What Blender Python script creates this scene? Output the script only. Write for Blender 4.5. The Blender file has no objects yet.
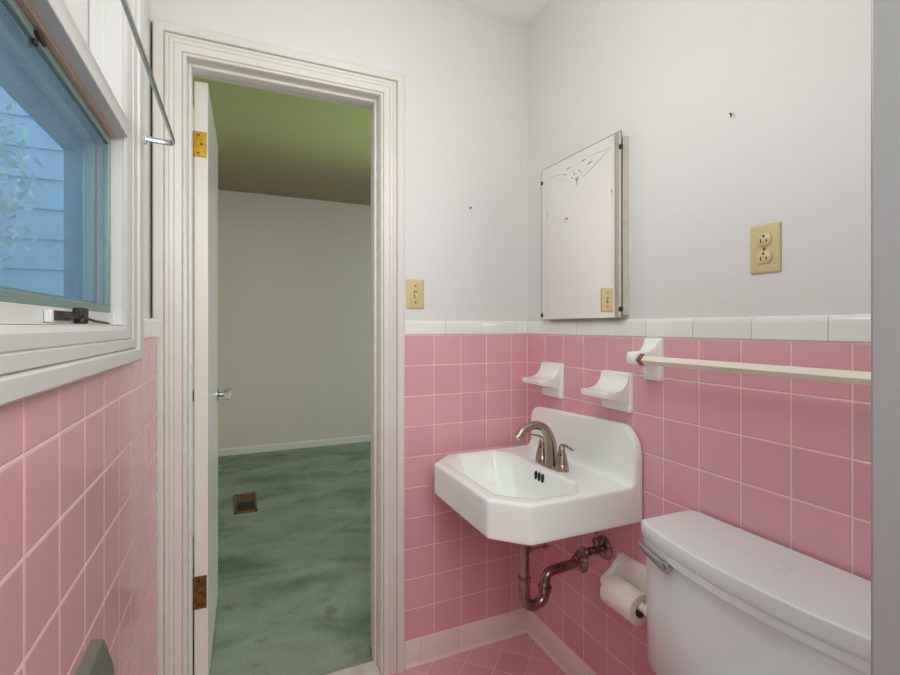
import bpy, bmesh, math, random
from mathutils import Vector, Matrix
random.seed(7)
sc = bpy.context.scene
COL = sc.collection
PI = math.pi

# ------------------------------------------------------------------ helpers
def lin(h):
    h = h.lstrip('#')
    o = []
    for i in (0, 2, 4):
        v = int(h[i:i+2], 16) / 255
        o.append(v / 12.92 if v <= .04045 else ((v + .055) / 1.055) ** 2.4)
    return (*o, 1)

def mat(name, col, rough=.5, metal=0, spec=.5, coat=0, var=0, vscale=8, bump=0, bscale=60, island=0, trans=0, detail=4):
    m = bpy.data.materials.new(name)
    m.use_nodes = True
    nt = m.node_tree
    b = nt.nodes['Principled BSDF']
    c = lin(col) if isinstance(col, str) else (*col, 1)
    b.inputs['Base Color'].default_value = c
    b.inputs['Roughness'].default_value = rough
    b.inputs['Metallic'].default_value = metal
    b.inputs['Specular IOR Level'].default_value = spec
    b.inputs['Coat Weight'].default_value = coat
    b.inputs['Transmission Weight'].default_value = trans
    tc = nt.nodes.new('ShaderNodeTexCoord')
    if var or island:
        hs = nt.nodes.new('ShaderNodeHueSaturation')
        hs.inputs['Color'].default_value = c
        mr = nt.nodes.new('ShaderNodeMapRange')
        if island:
            g = nt.nodes.new('ShaderNodeNewGeometry')
            nt.links.new(g.outputs['Random Per Island'], mr.inputs['Value'])
            a = island
        else:
            n = nt.nodes.new('ShaderNodeTexNoise')
            n.inputs['Scale'].default_value = vscale
            n.inputs['Detail'].default_value = detail
            nt.links.new(tc.outputs['Object'], n.inputs['Vector'])
            nt.links.new(n.outputs['Fac'], mr.inputs['Value'])
            mr.inputs['From Min'].default_value = .3
            mr.inputs['From Max'].default_value = .7
            a = var
        mr.inputs['To Min'].default_value = 1 - a
        mr.inputs['To Max'].default_value = 1 + a
        nt.links.new(mr.outputs['Result'], hs.inputs['Value'])
        nt.links.new(hs.outputs['Color'], b.inputs['Base Color'])
    if bump:
        n2 = nt.nodes.new('ShaderNodeTexNoise')
        n2.inputs['Scale'].default_value = bscale
        n2.inputs['Detail'].default_value = 3
        nt.links.new(tc.outputs['Object'], n2.inputs['Vector'])
        bp = nt.nodes.new('ShaderNodeBump')
        bp.inputs['Strength'].default_value = bump
        bp.inputs['Distance'].default_value = .004
        nt.links.new(n2.outputs['Fac'], bp.inputs['Height'])
        nt.links.new(bp.outputs['Normal'], b.inputs['Normal'])
    return m

def link(name, bm, m, parent=None, smooth=False, bevel=0, seg=2, angle=35):
    me = bpy.data.meshes.new(name)
    bmesh.ops.recalc_face_normals(bm, faces=bm.faces)
    bm.to_mesh(me)
    bm.free()
    o = bpy.data.objects.new(name, me)
    COL.objects.link(o)
    if isinstance(m, (list, tuple)):
        for x in m: me.materials.append(x)
    else:
        me.materials.append(m)
    if parent is not None:
        o.parent = parent
        o.matrix_parent_inverse = Matrix.Translation(-Vector(parent.location))
    if bevel:
        md = o.modifiers.new('Bevel', 'BEVEL')
        md.width = bevel; md.segments = seg; md.limit_method = 'ANGLE'
        md.angle_limit = math.radians(35); md.harden_normals = False
    if smooth or bevel:
        for p in me.polygons: p.use_smooth = True
        me.set_sharp_from_angle(angle=math.radians(angle))
    return o

def thing(name, label, cat, loc=(0, 0, 0), group=None):
    o = bpy.data.objects.new(name, None)
    o.empty_display_size = .03
    COL.objects.link(o)
    o.location = loc
    o['label'] = label; o['category'] = cat
    if group: o['group'] = group
    return o

def tag(o, label, cat, group=None):
    o['label'] = label; o['category'] = cat
    if group: o['group'] = group
    return o

def struct(o):
    o['kind'] = 'structure'
    return o

def box(bm, a, b):
    x0, y0, z0 = a; x1, y1, z1 = b
    v = [bm.verts.new(p) for p in ((x0,y0,z0),(x1,y0,z0),(x1,y1,z0),(x0,y1,z0),(x0,y0,z1),(x1,y0,z1),(x1,y1,z1),(x0,y1,z1))]
    for f in ((0,3,2,1),(4,5,6,7),(0,1,5,4),(1,2,6,5),(2,3,7,6),(3,0,4,7)):
        bm.faces.new([v[i] for i in f])
    return v

def BX(*boxes):
    bm = bmesh.new()
    for a, b in boxes: box(bm, a, b)
    return bm

def rings(bm, rs, closed=True, cap0=True, cap1=True):
    """loft a list of equally long point rings"""
    R = [[bm.verts.new(p) for p in r] for r in rs]
    n = len(R[0])
    for i in range(len(R) - 1):
        for j in range(n if closed else n - 1):
            k = (j + 1) % n
            bm.faces.new((R[i][j], R[i][k], R[i+1][k], R[i+1][j]))
    if cap0: bm.faces.new(R[0][::-1])
    if cap1: bm.faces.new(R[-1])
    return R

def frame_of(d):
    d = d.normalized()
    up = Vector((0, 0, 1)) if abs(d.z) < .9 else Vector((0, 1, 0))
    a = d.cross(up).normalized()
    return a, d.cross(a).normalized()

def catmull(pts, n=8):
    P = [Vector(p) for p in pts]
    P = [P[0] * 2 - P[1]] + P + [P[-1] * 2 - P[-2]]
    out = []
    for i in range(1, len(P) - 2):
        for k in range(n):
            t = k / n
            a, b, c, d = P[i-1], P[i], P[i+1], P[i+2]
            out.append(.5 * ((2*b) + (c-a)*t + (2*a-5*b+4*c-d)*t*t + (3*b-a-3*c+d)*t**3))
    out.append(P[-2])
    return out

def tube(bm, pts, rad, seg=16, flat=1.0):
    pts = [Vector(p) for p in pts]
    n = len(pts)
    rs = []
    a0 = None
    for i, p in enumerate(pts):
        d = (pts[min(i+1, n-1)] - pts[max(i-1, 0)]).normalized()
        if a0 is None:
            a, b = frame_of(d)
        else:
            a = (a0 - d * a0.dot(d)).normalized()
            b = d.cross(a).normalized()
        a0 = a
        r = rad[i] if isinstance(rad, (list, tuple)) else rad
        rs.append([p + a * r * math.cos(2*PI*k/seg) + b * r * flat * math.sin(2*PI*k/seg) for k in range(seg)])
    rings(bm, rs)

def lathe(bm, origin, axis, prof, seg=28):
    """prof: list of (distance along axis, radius)"""
    o = Vector(origin); d = Vector(axis).normalized()
    a, b = frame_of(d)
    rings(bm, [[o + d*h + (a*math.cos(2*PI*k/seg) + b*math.sin(2*PI*k/seg))*max(r, 1e-4) for k in range(seg)] for h, r in prof])

def prism(bm, poly, f0, f1):
    """poly: list of 2-tuples; f0/f1 map 2-tuple to a 3D point on the two ends"""
    rings(bm, [[f0(*p) for p in poly], [f1(*p) for p in poly]])

def rrect(w, h, r, n=6):
    out = []
    for cx, cy, a0 in ((w/2-r, h/2-r, 0), (-w/2+r, h/2-r, 90), (-w/2+r, -h/2+r, 180), (w/2-r, -h/2+r, 270)):
        for k in range(n+1):
            a = math.radians(a0 + 90*k/n)
            out.append((cx + r*math.cos(a), cy + r*math.sin(a)))
    return out

# ------------------------------------------------------------------ key numbers (metres; camera stands at x=0 y=0)
P = .1095                  # tile pitch
YB, XR, XL = 1.6235, 1.058, -.2085       # tile faces: door wall, sink wall, window wall
YP, XP, XQ = 1.634, 1.067, -.236         # plaster faces behind them
ZT, ZC = 1.189, 1.2435     # top of pink field, top of white cap
ZB = .094                  # top of cove base
CEIL = 2.444
YF = .23                   # inner face of the wall with the entry door
OPL, OPR, OPT = -.143, .452, 2.033       # bedroom door opening
YD = 1.755                 # bedroom side of the door wall
BY, BZ, BC = 4.91, .02, 2.49             # bedroom far wall, carpet level, ceiling

# ------------------------------------------------------------------ materials
M = {}
M['plaster'] = mat('white_plaster', '#dcdcda', .55, bump=.12, bscale=45)
M['ceil'] = mat('ceiling_paint', '#eeefeb', .8, bump=.1, bscale=90)
M['grey_wall'] = mat('bedroom_paint', '#dcd4c6', .7, bump=.08, bscale=60)
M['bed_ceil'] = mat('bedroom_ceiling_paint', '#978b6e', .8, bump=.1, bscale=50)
M['pink'] = mat('pink_glazed_tile', '#dda7b0', .15, spec=.5, island=.04, bump=.03, bscale=25)
M['grout'] = mat('pale_grout', '#ecd4cd', .85)
M['cap'] = mat('white_glazed_tile', '#e6eae3', .12, island=.02)
M['capgrout'] = mat('cap_grout', '#bdb8ab', .85)
M['base'] = mat('cream_cove_tile', '#e6d9cd', .2, island=.03)
M['trim'] = mat('cream_trim_paint', '#dad8d1', .33, var=.03, vscale=5, bump=.05, bscale=30)
M['wtrim'] = mat('white_window_paint', '#d3d3d1', .35, bump=.05, bscale=30)
M['doorp'] = mat('door_paint', '#e4dfd6', .25, bump=.03, bscale=20)
M['porc'] = mat('white_vitreous_enamel', '#f2f8f4', .09, coat=.3)
M['toilet'] = mat('toilet_porcelain', '#e6efee', .1, coat=.3)
M['ceramic'] = mat('glazed_ceramic', '#f1f5ee', .12)
M['nickel'] = mat('brushed_nickel', '#a89a8c', .27, 1, var=.06, vscale=40)
M['oldchrome'] = mat('worn_chrome', '#a18f89', .24, 1, var=.3, vscale=35, bump=.1, bscale=80)
M['chrome'] = mat('chrome', '#b9bcbe', .12, 1)
M['rodmetal'] = mat('dull_steel', '#aeb5b8', .3, 1)
M['brass'] = mat('brass', '#b89237', .35, .9, var=.2, vscale=60)
M['oldbrass'] = mat('tarnished_brass', '#7d5a2e', .5, .7, var=.4, vscale=80)
M['almond'] = mat('almond_plastic', '#cdbd8b', .35)
M['almond2'] = mat('pale_almond_plastic', '#d9cfa8', .3)
M['dark'] = mat('dark_hole', '#15120f', .7)
M['black'] = mat('black_clip', '#1a1815', .4)
M['bronze'] = mat('dark_bronze', '#3a332c', .45, .6, var=.3, vscale=60)
M['wood'] = mat('bare_wood', '#8a5a36', .6, var=.2, vscale=60)
M['bar'] = mat('cream_painted_bar', '#ece5d3', .3)
M['paper'] = mat('toilet_paper', '#f0eae2', .95, bump=.25, bscale=160)
M['card'] = mat('cardboard', '#8f7355', .9)
M['heater'] = mat('grey_green_enamel', '#74766b', .35, .2)
M['green'] = mat('grey_green_aluminium', '#7f9890', .4, .3)
M['marble'] = mat('marble', '#d8d2c6', .3, var=.18, vscale=22, detail=8)
M['cabmetal'] = mat('cabinet_steel', '#d2cdbf', .3, .1, var=.08, vscale=20)
M['etch'] = mat('etched_grey', '#85857f', .6)
M['stain'] = mat('hairline_grey', '#a9a8a4', .4)
M['hall'] = mat('hall_paint', '#dcdcd8', .7)

# mirror
mm = mat('mirror_silver', '#f7f4ee', .01, 1); M['mirror'] = mm
# glass that light passes straight through
def thin_glass(name, tint, refl):
    m = bpy.data.materials.new(name); m.use_nodes = True
    nt = m.node_tree; nt.nodes.clear()
    o = nt.nodes.new('ShaderNodeOutputMaterial'); mx = nt.nodes.new('ShaderNodeMixShader')
    t = nt.nodes.new('ShaderNodeBsdfTransparent'); g = nt.nodes.new('ShaderNodeBsdfGlossy')
    f = nt.nodes.new('ShaderNodeValue'); f.outputs[0].default_value = refl
    t.inputs['Color'].default_value = (*tint, 1); g.inputs['Roughness'].default_value = .03
    nt.links.new(f.outputs[0], mx.inputs[0]); nt.links.new(t.outputs[0], mx.inputs[1]); nt.links.new(g.outputs[0], mx.inputs[2])
    nt.links.new(mx.outputs[0], o.inputs[0])
    return m
M['glass'] = thin_glass('window_glass', (.9, .97, .99), .05)
M['knobglass'] = mat('clear_knob_glass', '#f4f6f4', .03, trans=.85)
# insect screen: woven wire pattern
def screen_mat():
    m = bpy.data.materials.new('insect_screen_weave'); m.use_nodes = True
    nt = m.node_tree; nt.nodes.clear()
    o = nt.nodes.new('ShaderNodeOutputMaterial'); mx = nt.nodes.new('ShaderNodeMixShader')
    t = nt.nodes.new('ShaderNodeBsdfTransparent'); d = nt.nodes.new('ShaderNodeBsdfDiffuse')
    d.inputs['Color'].default_value = lin('#8fb0c8')
    tc = nt.nodes.new('ShaderNodeTexCoord')
    w1 = nt.nodes.new('ShaderNodeTexWave'); w1.bands_direction = 'Y'; w1.inputs['Scale'].default_value = 150; w1.inputs['Distortion'].default_value = .6
    w2 = nt.nodes.new('ShaderNodeTexWave'); w2.bands_direction = 'Z'; w2.inputs['Scale'].default_value = 150
    ns = nt.nodes.new('ShaderNodeTexNoise'); ns.inputs['Scale'].default_value = 14; ns.inputs['Detail'].default_value = 6
    ad = nt.nodes.new('ShaderNodeMath'); ad.operation = 'MAXIMUM'
    mr = nt.nodes.new('ShaderNodeMapRange'); mr.inputs['To Min'].default_value = .10; mr.inputs['To Max'].default_value = .30
    ml = nt.nodes.new('ShaderNodeMath'); ml.operation = 'MULTIPLY_ADD'; ml.inputs[1].default_value = .22; ml.inputs[2].default_value = -.11
    s = nt.nodes.new('ShaderNodeMath'); s.operation = 'ADD'; s.use_clamp = True
    for w in (w1, w2, ns): nt.links.new(tc.outputs['Object'], w.inputs['Vector'])
    nt.links.new(w1.outputs['Fac'], ad.inputs[0]); nt.links.new(w2.outputs['Fac'], ad.inputs[1])
    nt.links.new(ad.outputs[0], mr.inputs['Value']); nt.links.new(ns.outputs['Fac'], ml.inputs[0])
    nt.links.new(mr.outputs[0], s.inputs[0]); nt.links.new(ml.outputs[0], s.inputs[1])
    nt.links.new(s.outputs[0], mx.inputs[0]); nt.links.new(t.outputs[0], mx.inputs[1]); nt.links.new(d.outputs[0], mx.inputs[2])
    nt.links.new(mx.outputs[0], o.inputs[0])
    return m
M['screen'] = screen_mat()
# worn green carpet
def carpet_mat():
    m = bpy.data.materials.new('worn_green_carpet'); m.use_nodes = True
    nt = m.node_tree; b = nt.nodes['Principled BSDF']
    b.inputs['Roughness'].default_value = .95; b.inputs['Specular IOR Level'].default_value = .1
    tc = nt.nodes.new('ShaderNodeTexCoord')
    mp = nt.nodes.new('ShaderNodeMapping'); mp.inputs['Scale'].default_value = (1, 1.7, 1); mp.inputs['Rotation'].default_value = (0, 0, .35)
    n1 = nt.nodes.new('ShaderNodeTexNoise'); n1.inputs['Scale'].default_value = 2.2; n1.inputs['Detail'].default_value = 7; n1.inputs['Roughness'].default_value = .62; n1.inputs['Distortion'].default_value = .5
    r1 = nt.nodes.new('ShaderNodeValToRGB')
    e = r1.color_ramp.elements
    e[0].position = .28; e[0].color = lin('#69765f'); e[1].position = .66; e[1].color = lin('#9caa94')
    k = e.new(.48); k.color = lin('#8d9c87')
    n2 = nt.nodes.new('ShaderNodeTexNoise'); n2.inputs['Scale'].default_value = 7; n2.inputs['Detail'].default_value = 5
    r2 = nt.nodes.new('ShaderNodeValToRGB')
    r2.color_ramp.elements[0].position = .62; r2.color_ramp.elements[0].color = (1, 1, 1, 1)
    r2.color_ramp.elements[1].position = .74; r2.color_ramp.elements[1].color = (.72, .68, .6, 1)
    n3 = nt.nodes.new('ShaderNodeTexNoise'); n3.inputs['Scale'].default_value = 160; n3.inputs['Detail'].default_value = 3
    r3 = nt.nodes.new('ShaderNodeMapRange'); r3.inputs['To Min'].default_value = .72; r3.inputs['To Max'].default_value = 1.25
    x1 = nt.nodes.new('ShaderNodeMix'); x1.data_type = 'RGBA'; x1.blend_type = 'MULTIPLY'; x1.inputs[0].default_value = 1
    x2 = nt.nodes.new('ShaderNodeHueSaturation')
    nt.links.new(tc.outputs['Object'], mp.inputs['Vector'])
    nt.links.new(mp.outputs[0], n1.inputs['Vector'])
    for n in (n2, n3): nt.links.new(tc.outputs['Object'], n.inputs['Vector'])
    nt.links.new(n1.outputs['Fac'], r1.inputs[0]); nt.links.new(n2.outputs['Fac'], r2.inputs[0])
    nt.links.new(r1.outputs[0], x1.inputs[6]); nt.links.new(r2.outputs[0], x1.inputs[7])
    nt.links.new(n3.outputs['Fac'], r3.inputs['Value'])
    nt.links.new(x1.outputs[2], x2.inputs['Color']); nt.links.new(r3.outputs[0], x2.inputs['Value'])
    nt.links.new(x2.outputs[0], b.inputs['Base Color'])
    bp = nt.nodes.new('ShaderNodeBump'); bp.inputs['Strength'].default_value = .6; bp.inputs['Distance'].default_value = .01
    nt.links.new(n3.outputs['Fac'], bp.inputs['Height']); nt.links.new(bp.outputs[0], b.inputs['Normal'])
    return m
M['carpet'] = carpet_mat()

# ------------------------------------------------------------------ tiling
def tile(bm, o, du, dv, n, u0, u1, v0, v1, g=.0015, bv=.0026, h=.0030):
    """one glazed tile with cushioned edges; o = origin on the tile face plane, n = outward normal"""
    u0 += g; u1 -= g; v0 += g; v1 -= g
    if u1 - u0 < .008 or v1 - v0 < .008: return
    def ring(ins, dep):
        return [o + du*u + dv*v - n*dep for u, v in ((u0+ins, v0+ins), (u1-ins, v0+ins), (u1-ins, v1-ins), (u0+ins, v1-ins))]
    rings(bm, [ring(0, h), ring(0, .0012), ring(bv*.45, .0004), ring(bv, 0)], cap0=False)

def tile_field(name, parent, o, du, dv, n, us, vs, m, skip=None, **kw):
    bm = bmesh.new()
    for i in range(len(us)-1):
        for j in range(len(vs)-1):
            if skip and skip((us[i]+us[i+1])/2, (vs[j]+vs[j+1])/2): continue
            tile(bm, Vector(o), Vector(du), Vector(dv), Vector(n), us[i], us[i+1], vs[j], vs[j+1], **kw)
    return link(name, bm, m, parent)

def cap_row(bm, o, du, n, us, dep):
    """bullnose cap tiles: rounded top nose"""
    o = Vector(o); du = Vector(du); n = Vector(n); z = Vector((0, 0, 1))
    hh = ZC - ZT
    prof = [(-dep, 0.0012), (.0005, .0012), (.0035, .004), (.0038, hh-.016), (.003, hh-.009), (.0005, hh-.004), (-.004, hh-.001), (-dep, hh)]
    for a, b in zip(us[:-1], us[1:]):
        a += .0007; b -= .0007
        if b - a < .006: continue
        rings(bm, [[o + du*u + n*d + z*(ZT+h) for d, h in prof] for u in (a, b)])

def base_row(bm, o, du, n, us, dep):
    """cove base tiles: foot curves out onto the floor"""
    o = Vector(o); du = Vector(du); n = Vector(n); z = Vector((0, 0, 1))
    prof = [(-dep, ZB-.001), (.0, ZB-.001), (.002, ZB-.003), (.002, .02), (.003, .010), (.006, .004), (.009, .0015), (.009, -.004), (-dep, -.004)]
    for a, b in zip(us[:-1], us[1:]):
        a += .0007; b -= .0007
        if b - a < .006: continue
        rings(bm, [[o + du*u + n*d + z*h for d, h in prof] for u in (a, b)])

ROWS = [ZB + i*P for i in range(11)]     # .094 ... 1.189
def cuts(start, pitch, lo, hi, minw=.02):
    k = math.ceil((lo - start)/pitch); out = [lo]
    while start + k*pitch < hi - minw:
        v = start + k*pitch
        if v > lo + minw: out.append(v)
        k += 1
    return out + [hi]

# ------------------------------------------------------------------ bathroom shell
struct(link('floor', BX(((-.4, YF-.14, -.1), (XP+.1, YP+.03, -.0014))), M['grout']))
fl = bpy.data.objects['floor']
# diagonal pink floor tiles clipped to the room
bm = bmesh.new()
D1 = Vector((1, 1, 0)).normalized(); D2 = Vector((-1, 1, 0)).normalized()
FP = .108
for i in range(-4, 26):
    for j in range(-16, 18):
        c = D1*(i*FP + .02) + D2*(j*FP + .035)
        tile(bm, c, D1, D2, Vector((0, 0, 1)), 0, FP, 0, FP, g=.0012)
for co, no in (((XL, 0, 0), (-1, 0, 0)), ((XR, 0, 0), (1, 0, 0)), ((0, YB+.012, 0), (0, 1, 0)), ((0, YF-.12, 0), (0, -1, 0))):
    bmesh.ops.bisect_plane(bm, geom=bm.verts[:]+bm.edges[:]+bm.faces[:], plane_co=co, plane_no=no, clear_outer=True)
link('floor_tile', bm, M['pink'], fl)

struct(link('ceiling', BX(((-.45, YF-.12, CEIL), (XP+.12, YP+.12, CEIL+.08))), M['ceil']))

# sink wall
wr = struct(link('wall_right', BX(((XP, YF-.12, -.1), (XP+.12, YP+.12, CEIL))), M['plaster']))
link('grout_bed', BX(((XR+.0012, YF, 0), (XP+.001, YB+.005, ZT+.03))), M['grout'], wr)
us = [v for v in cuts(.9539-7*P, P, YF, YB) if abs(v-1.611) > .003]
tile_field('pink_tile', wr, (XR, 0, 0), (0, 1, 0), (0, 0, 1), (-1, 0, 0), us, ROWS, M['pink'])
bm = bmesh.new(); cap_row(bm, (XR, 0, 0), (0, 1, 0), (-1, 0, 0), cuts(1.011, .1524, YF, YB-.004), .008)
link('cap_tile', bm, M['cap'], wr, smooth=True)
bm = bmesh.new(); base_row(bm, (XR, 0, 0), (0, 1, 0), (-1, 0, 0), cuts(.95, .1524, YF, YB-.002), .006)
struct(link('baseboard_right', bm, M['base'], smooth=True, angle=50))

# door wall
wb = struct(link('wall_back', BX(((-.2285, YP, -.1), (OPL-.02, YD, CEIL)), ((XQ, YP, ZC+.87), (-.2285, YD, CEIL)), ((XQ, YP, -.1), (-.2285, YD, ZC-.03)), ((XQ, YP+.06, ZC-.03), (-.2285, YD, ZC+.87)), ((OPR+.02, YP, -.1), (XP+.1, YD, CEIL)), ((OPL-.02, YP, OPT+.02), (OPR+.02, YD, CEIL))), M['plaster']))
link('grout_bed', BX(((.53, YB+.0012, 0), (XR+.005, YP+.001, ZT+.03))), M['grout'], wb)
tile_field('pink_tile', wb, (0, YB, 0), (1, 0, 0), (0, 0, 1), (0, -1, 0), cuts(.6551, P, .532, XR-.001), ROWS, M['pink'])
bm = bmesh.new(); cap_row(bm, (0, YB, 0), (1, 0, 0), (0, -1, 0), cuts(.6985, .1524, .535, XR-.001), .009)
link('cap_tile', bm, M['cap'], wb, smooth=True)
bm = bmesh.new(); base_row(bm, (0, YB, 0), (1, 0, 0), (0, -1, 0), cuts(.60, .1524, .5405, XR-.001), .006)
struct(link('baseboard_back', bm, M['base'], smooth=True, angle=50))

# window wall with its opening
WY0, WY1, WZ0, WZ1 = .40, 1.118, 1.222, 2.0
wl = struct(link('wall_left', BX(((XQ-.06, YF-.12, -.1), (XQ, YD, WZ0-.03)), ((XQ-.06, YF-.12, WZ1+.03), (XQ, YD, CEIL)),
        ((XQ-.06, YF-.12, WZ0-.03), (XQ, WY0-.03, WZ1+.03)), ((XQ-.06, WY1+.03, WZ0-.03), (XQ, YD, WZ1+.03))), M['plaster']))
LR = [ZB+.0042+i*P for i in range(10)] + [ZT]
LR = [v for v in LR if v > ZB+.02 and v < ZT-.02]
LR = [ZB] + LR + [ZT]
link('grout_bed', BX(((XQ-.001, YF, 0), (XL-.0012, 1.552, 1.165)), ((XQ-.001, 1.27, 1.165), (XL-.0012, 1.552, ZT+.03)), ((XQ-.001, YF, 1.165), (XL-.0012, .25, ZT+.03))), M['grout'], wl)
tile_field('pink_tile', wl, (XL, 0, 0), (0, 1, 0), (0, 0, 1), (1, 0, 0), cuts(.6465-4*P, P, YF, 1.552), LR, M['pink'], skip=lambda u, v: v > 1.16 and .27 < u < 1.25)
bm = bmesh.new(); cap_row(bm, (XL, 0, 0), (0, 1, 0), (1, 0, 0), [1.272, 1.424, 1.552], .025)
link('cap_tile', bm, M['cap'], wl, smooth=True)
bm = bmesh.new(); base_row(bm, (XL, 0, 0), (0, 1, 0), (1, 0, 0), cuts(.35, .1524, YF, 1.552), .006)
struct(link('baseboard_left', bm, M['base'], smooth=True, angle=50))

# entry wall: the camera looks in through its doorway
EL, ER, ET = -.205, .502, 2.06
we = struct(link('wall_front', BX(((-.9, YF-.12, -.1), (EL-.02, YF, CEIL)), ((ER+.018, YF-.12, -.1), (XP+.1, YF, CEIL)), ((EL-.02, YF-.12, ET+.018), (ER+.018, YF, CEIL))), M['plaster']))
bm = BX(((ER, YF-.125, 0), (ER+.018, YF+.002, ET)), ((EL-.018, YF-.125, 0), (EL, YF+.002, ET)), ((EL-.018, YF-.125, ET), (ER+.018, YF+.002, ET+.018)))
struct(link('trim_3', bm, mat('shade_darkened_jamb', '#a0a09e', .4), bevel=.003))  # shade put into the jamb grey, against light from behind the camera
# hall behind the camera
struct(link('floor_hall', BX(((-1.0, -1.5, -.1), (1.4, YF-.12, -.002))), mat('hall_boards', '#8a6b4c', .5, var=.15, vscale=6)))
struct(link('wall_hall', BX(((-1.02, -1.5, -.1), (-.9, YF-.12, CEIL)), ((1.17, -1.5, -.1), (1.3, YF-.12, CEIL)), ((-1.02, -1.6, -.1), (1.3, -1.5, CEIL))), M['hall']))
struct(link('ceiling_hall', BX(((-1.02, -1.6, CEIL), (1.3, YF-.12, CEIL+.08))), M['hall']))

# ------------------------------------------------------------------ bedroom beyond
struct(link('floor_bedroom', BX(((-.3, YD, -.1), (3.4, BY+.1, BZ)), ((OPL-.015, YP+.055, -.1), (OPR+.015, YD, BZ))), M['carpet']))
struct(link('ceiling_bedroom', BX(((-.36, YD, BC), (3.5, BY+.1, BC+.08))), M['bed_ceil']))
struct(link('wall_far', BX(((-.36, BY, BZ-.1), (3.5, BY+.12, BC))), M['grey_wall']))
struct(link('wall_bedroom_left', BX(((-.36, YD, BZ-.1), (-.24, BY, BC))), M['grey_wall']))
B2 = (2.3, 4.3, .85, 2.05)
struct(link('wall_bedroom_right', BX(((3.38, YD, BZ-.1), (3.5, B2[0], BC)), ((3.38, B2[1], BZ-.1), (3.5, BY, BC)), ((3.38, B2[0], BZ-.1), (3.5, B2[1], B2[2])), ((3.38, B2[0], B2[3]), (3.5, B2[1], BC))), M['grey_wall']))
struct(link('wall_bedroom_front', BX(((XP+.1, YD-.12, BZ-.1), (3.5, YD, BC)), ((-.36, YD-.02, CEIL), (XP+.1, YD, BC))), M['grey_wall']))
bm = bmesh.new()
prism(bm, [(BY, BZ-.01), (BY, BZ+.066), (BY-.006, BZ+.064), (BY-.012, BZ+.052), (BY-.013, BZ-.01)], lambda y, z: (-.24, y, z), lambda y, z: (3.38, y, z))
struct(link('baseboard_far', bm, M['doorp']))
w2 = struct(link('window_2', BX(((3.36, B2[0]-.06, B2[2]-.06), (3.5, B2[0], B2[3]+.06)), ((3.36, B2[1], B2[2]-.06), (3.5, B2[1]+.06, B2[3]+.06)), ((3.36, B2[0], B2[2]-.06), (3.5, B2[1], B2[2])), ((3.36, B2[0], B2[3]), (3.5, B2[1], B2[3]+.06)), ((3.42, 3.28, B2[2]), (3.46, 3.32, B2[3]))), M['wtrim']))
link('glass', BX(((3.438, B2[0], B2[2]), (3.442, B2[1], B2[3]))), M['glass'], w2)

# floor register hole in the carpet
vt = thing('floor_vent', 'brown rimmed open square heating vent hole in the green carpet', 'vent', (.041, 3.545, BZ))
vx0, vx1, vy0, vy1 = -.027, .111, 3.34, 3.72
bm = bmesh.new()
for a, b in (((vx0, vy0, BZ-.002), (vx0+.014, vy1, BZ+.007)), ((vx1-.014, vy0, BZ-.002), (vx1, vy1, BZ+.007)), ((vx0, vy0, BZ-.002), (vx1, vy0+.03, BZ+.007)), ((vx0, vy1-.03, BZ-.002), (vx1, vy1, BZ+.007))):
    box(bm, a, b)
link('rim', bm, M['oldbrass'], vt, bevel=.002)
link('duct', BX(((vx0+.013, vy0+.029, BZ-.001), (vx1-.013, vy1-.18, BZ+.002))), M['dark'], vt)
link('duct_wall', BX(((vx0+.013, vy1-.18, BZ-.001), (vx1-.013, vy1-.029, BZ+.003))), mat('duct_rust', '#5a4632', .8), vt)

# ------------------------------------------------------------------ door trim
def u_casing(prof, x0, x1, zt, y, zb):
    """mitred door casing: prof = (width outward, depth into the room)"""
    bm = bmesh.new()
    rs = []
    for w, d in prof:
        rs.append([(x0-w, y-d, zb), (x0-w, y-d, zt+w), (x1+w, y-d, zt+w), (x1+w, y-d, zb)])
    rings(bm, rs, closed=False, cap0=False, cap1=False)
    return bm
CP = [(0, 0), (0, .010), (.002, .0135), (.007, .0135), (.009, .011), (.010, .009), (.012, .015), (.030, .0165), (.032, .0135), (.034, .0165), (.043, .0175), (.045, .0145), (.047, .0175), (.054, .018), (.0555, .012), (.057, .012), (.058, .0235), (.061, .0255), (.081, .0255), (.0845, .023), (.0855, .018), (.0855, -.002)]
struct(link('trim_1', u_casing(CP, OPL-.001, OPR+.001, OPT-.004, YP, -.002), M['trim'], smooth=True, angle=25))
# jambs and stops
JT = .019
bm = BX(((OPL-JT, YP-.001, 0), (OPL, YD+.002, OPT)), ((OPR, YP-.001, 0), (OPR+JT, YD+.002, OPT)), ((OPL-JT, YP-.001, OPT), (OPR+JT, YD+.002, OPT+JT)))
j = struct(link('trim_2', bm, M['trim'], bevel=.0015))
link('door_stop', BX(((OPL, 1.666, 0), (OPL+.010, 1.702, OPT)), ((OPR-.010, 1.666, 0), (OPR, 1.702, OPT)), ((OPL+.01, 1.666, OPT-.012), (OPR-.01, 1.702, OPT))), M['trim'], j, bevel=.003)
# marble sill under the door
struct(link('trim_4', BX(((OPL, YP-.028, -.003), (OPR, YP+.06, .012))), M['marble'], bevel=.004))

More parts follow.
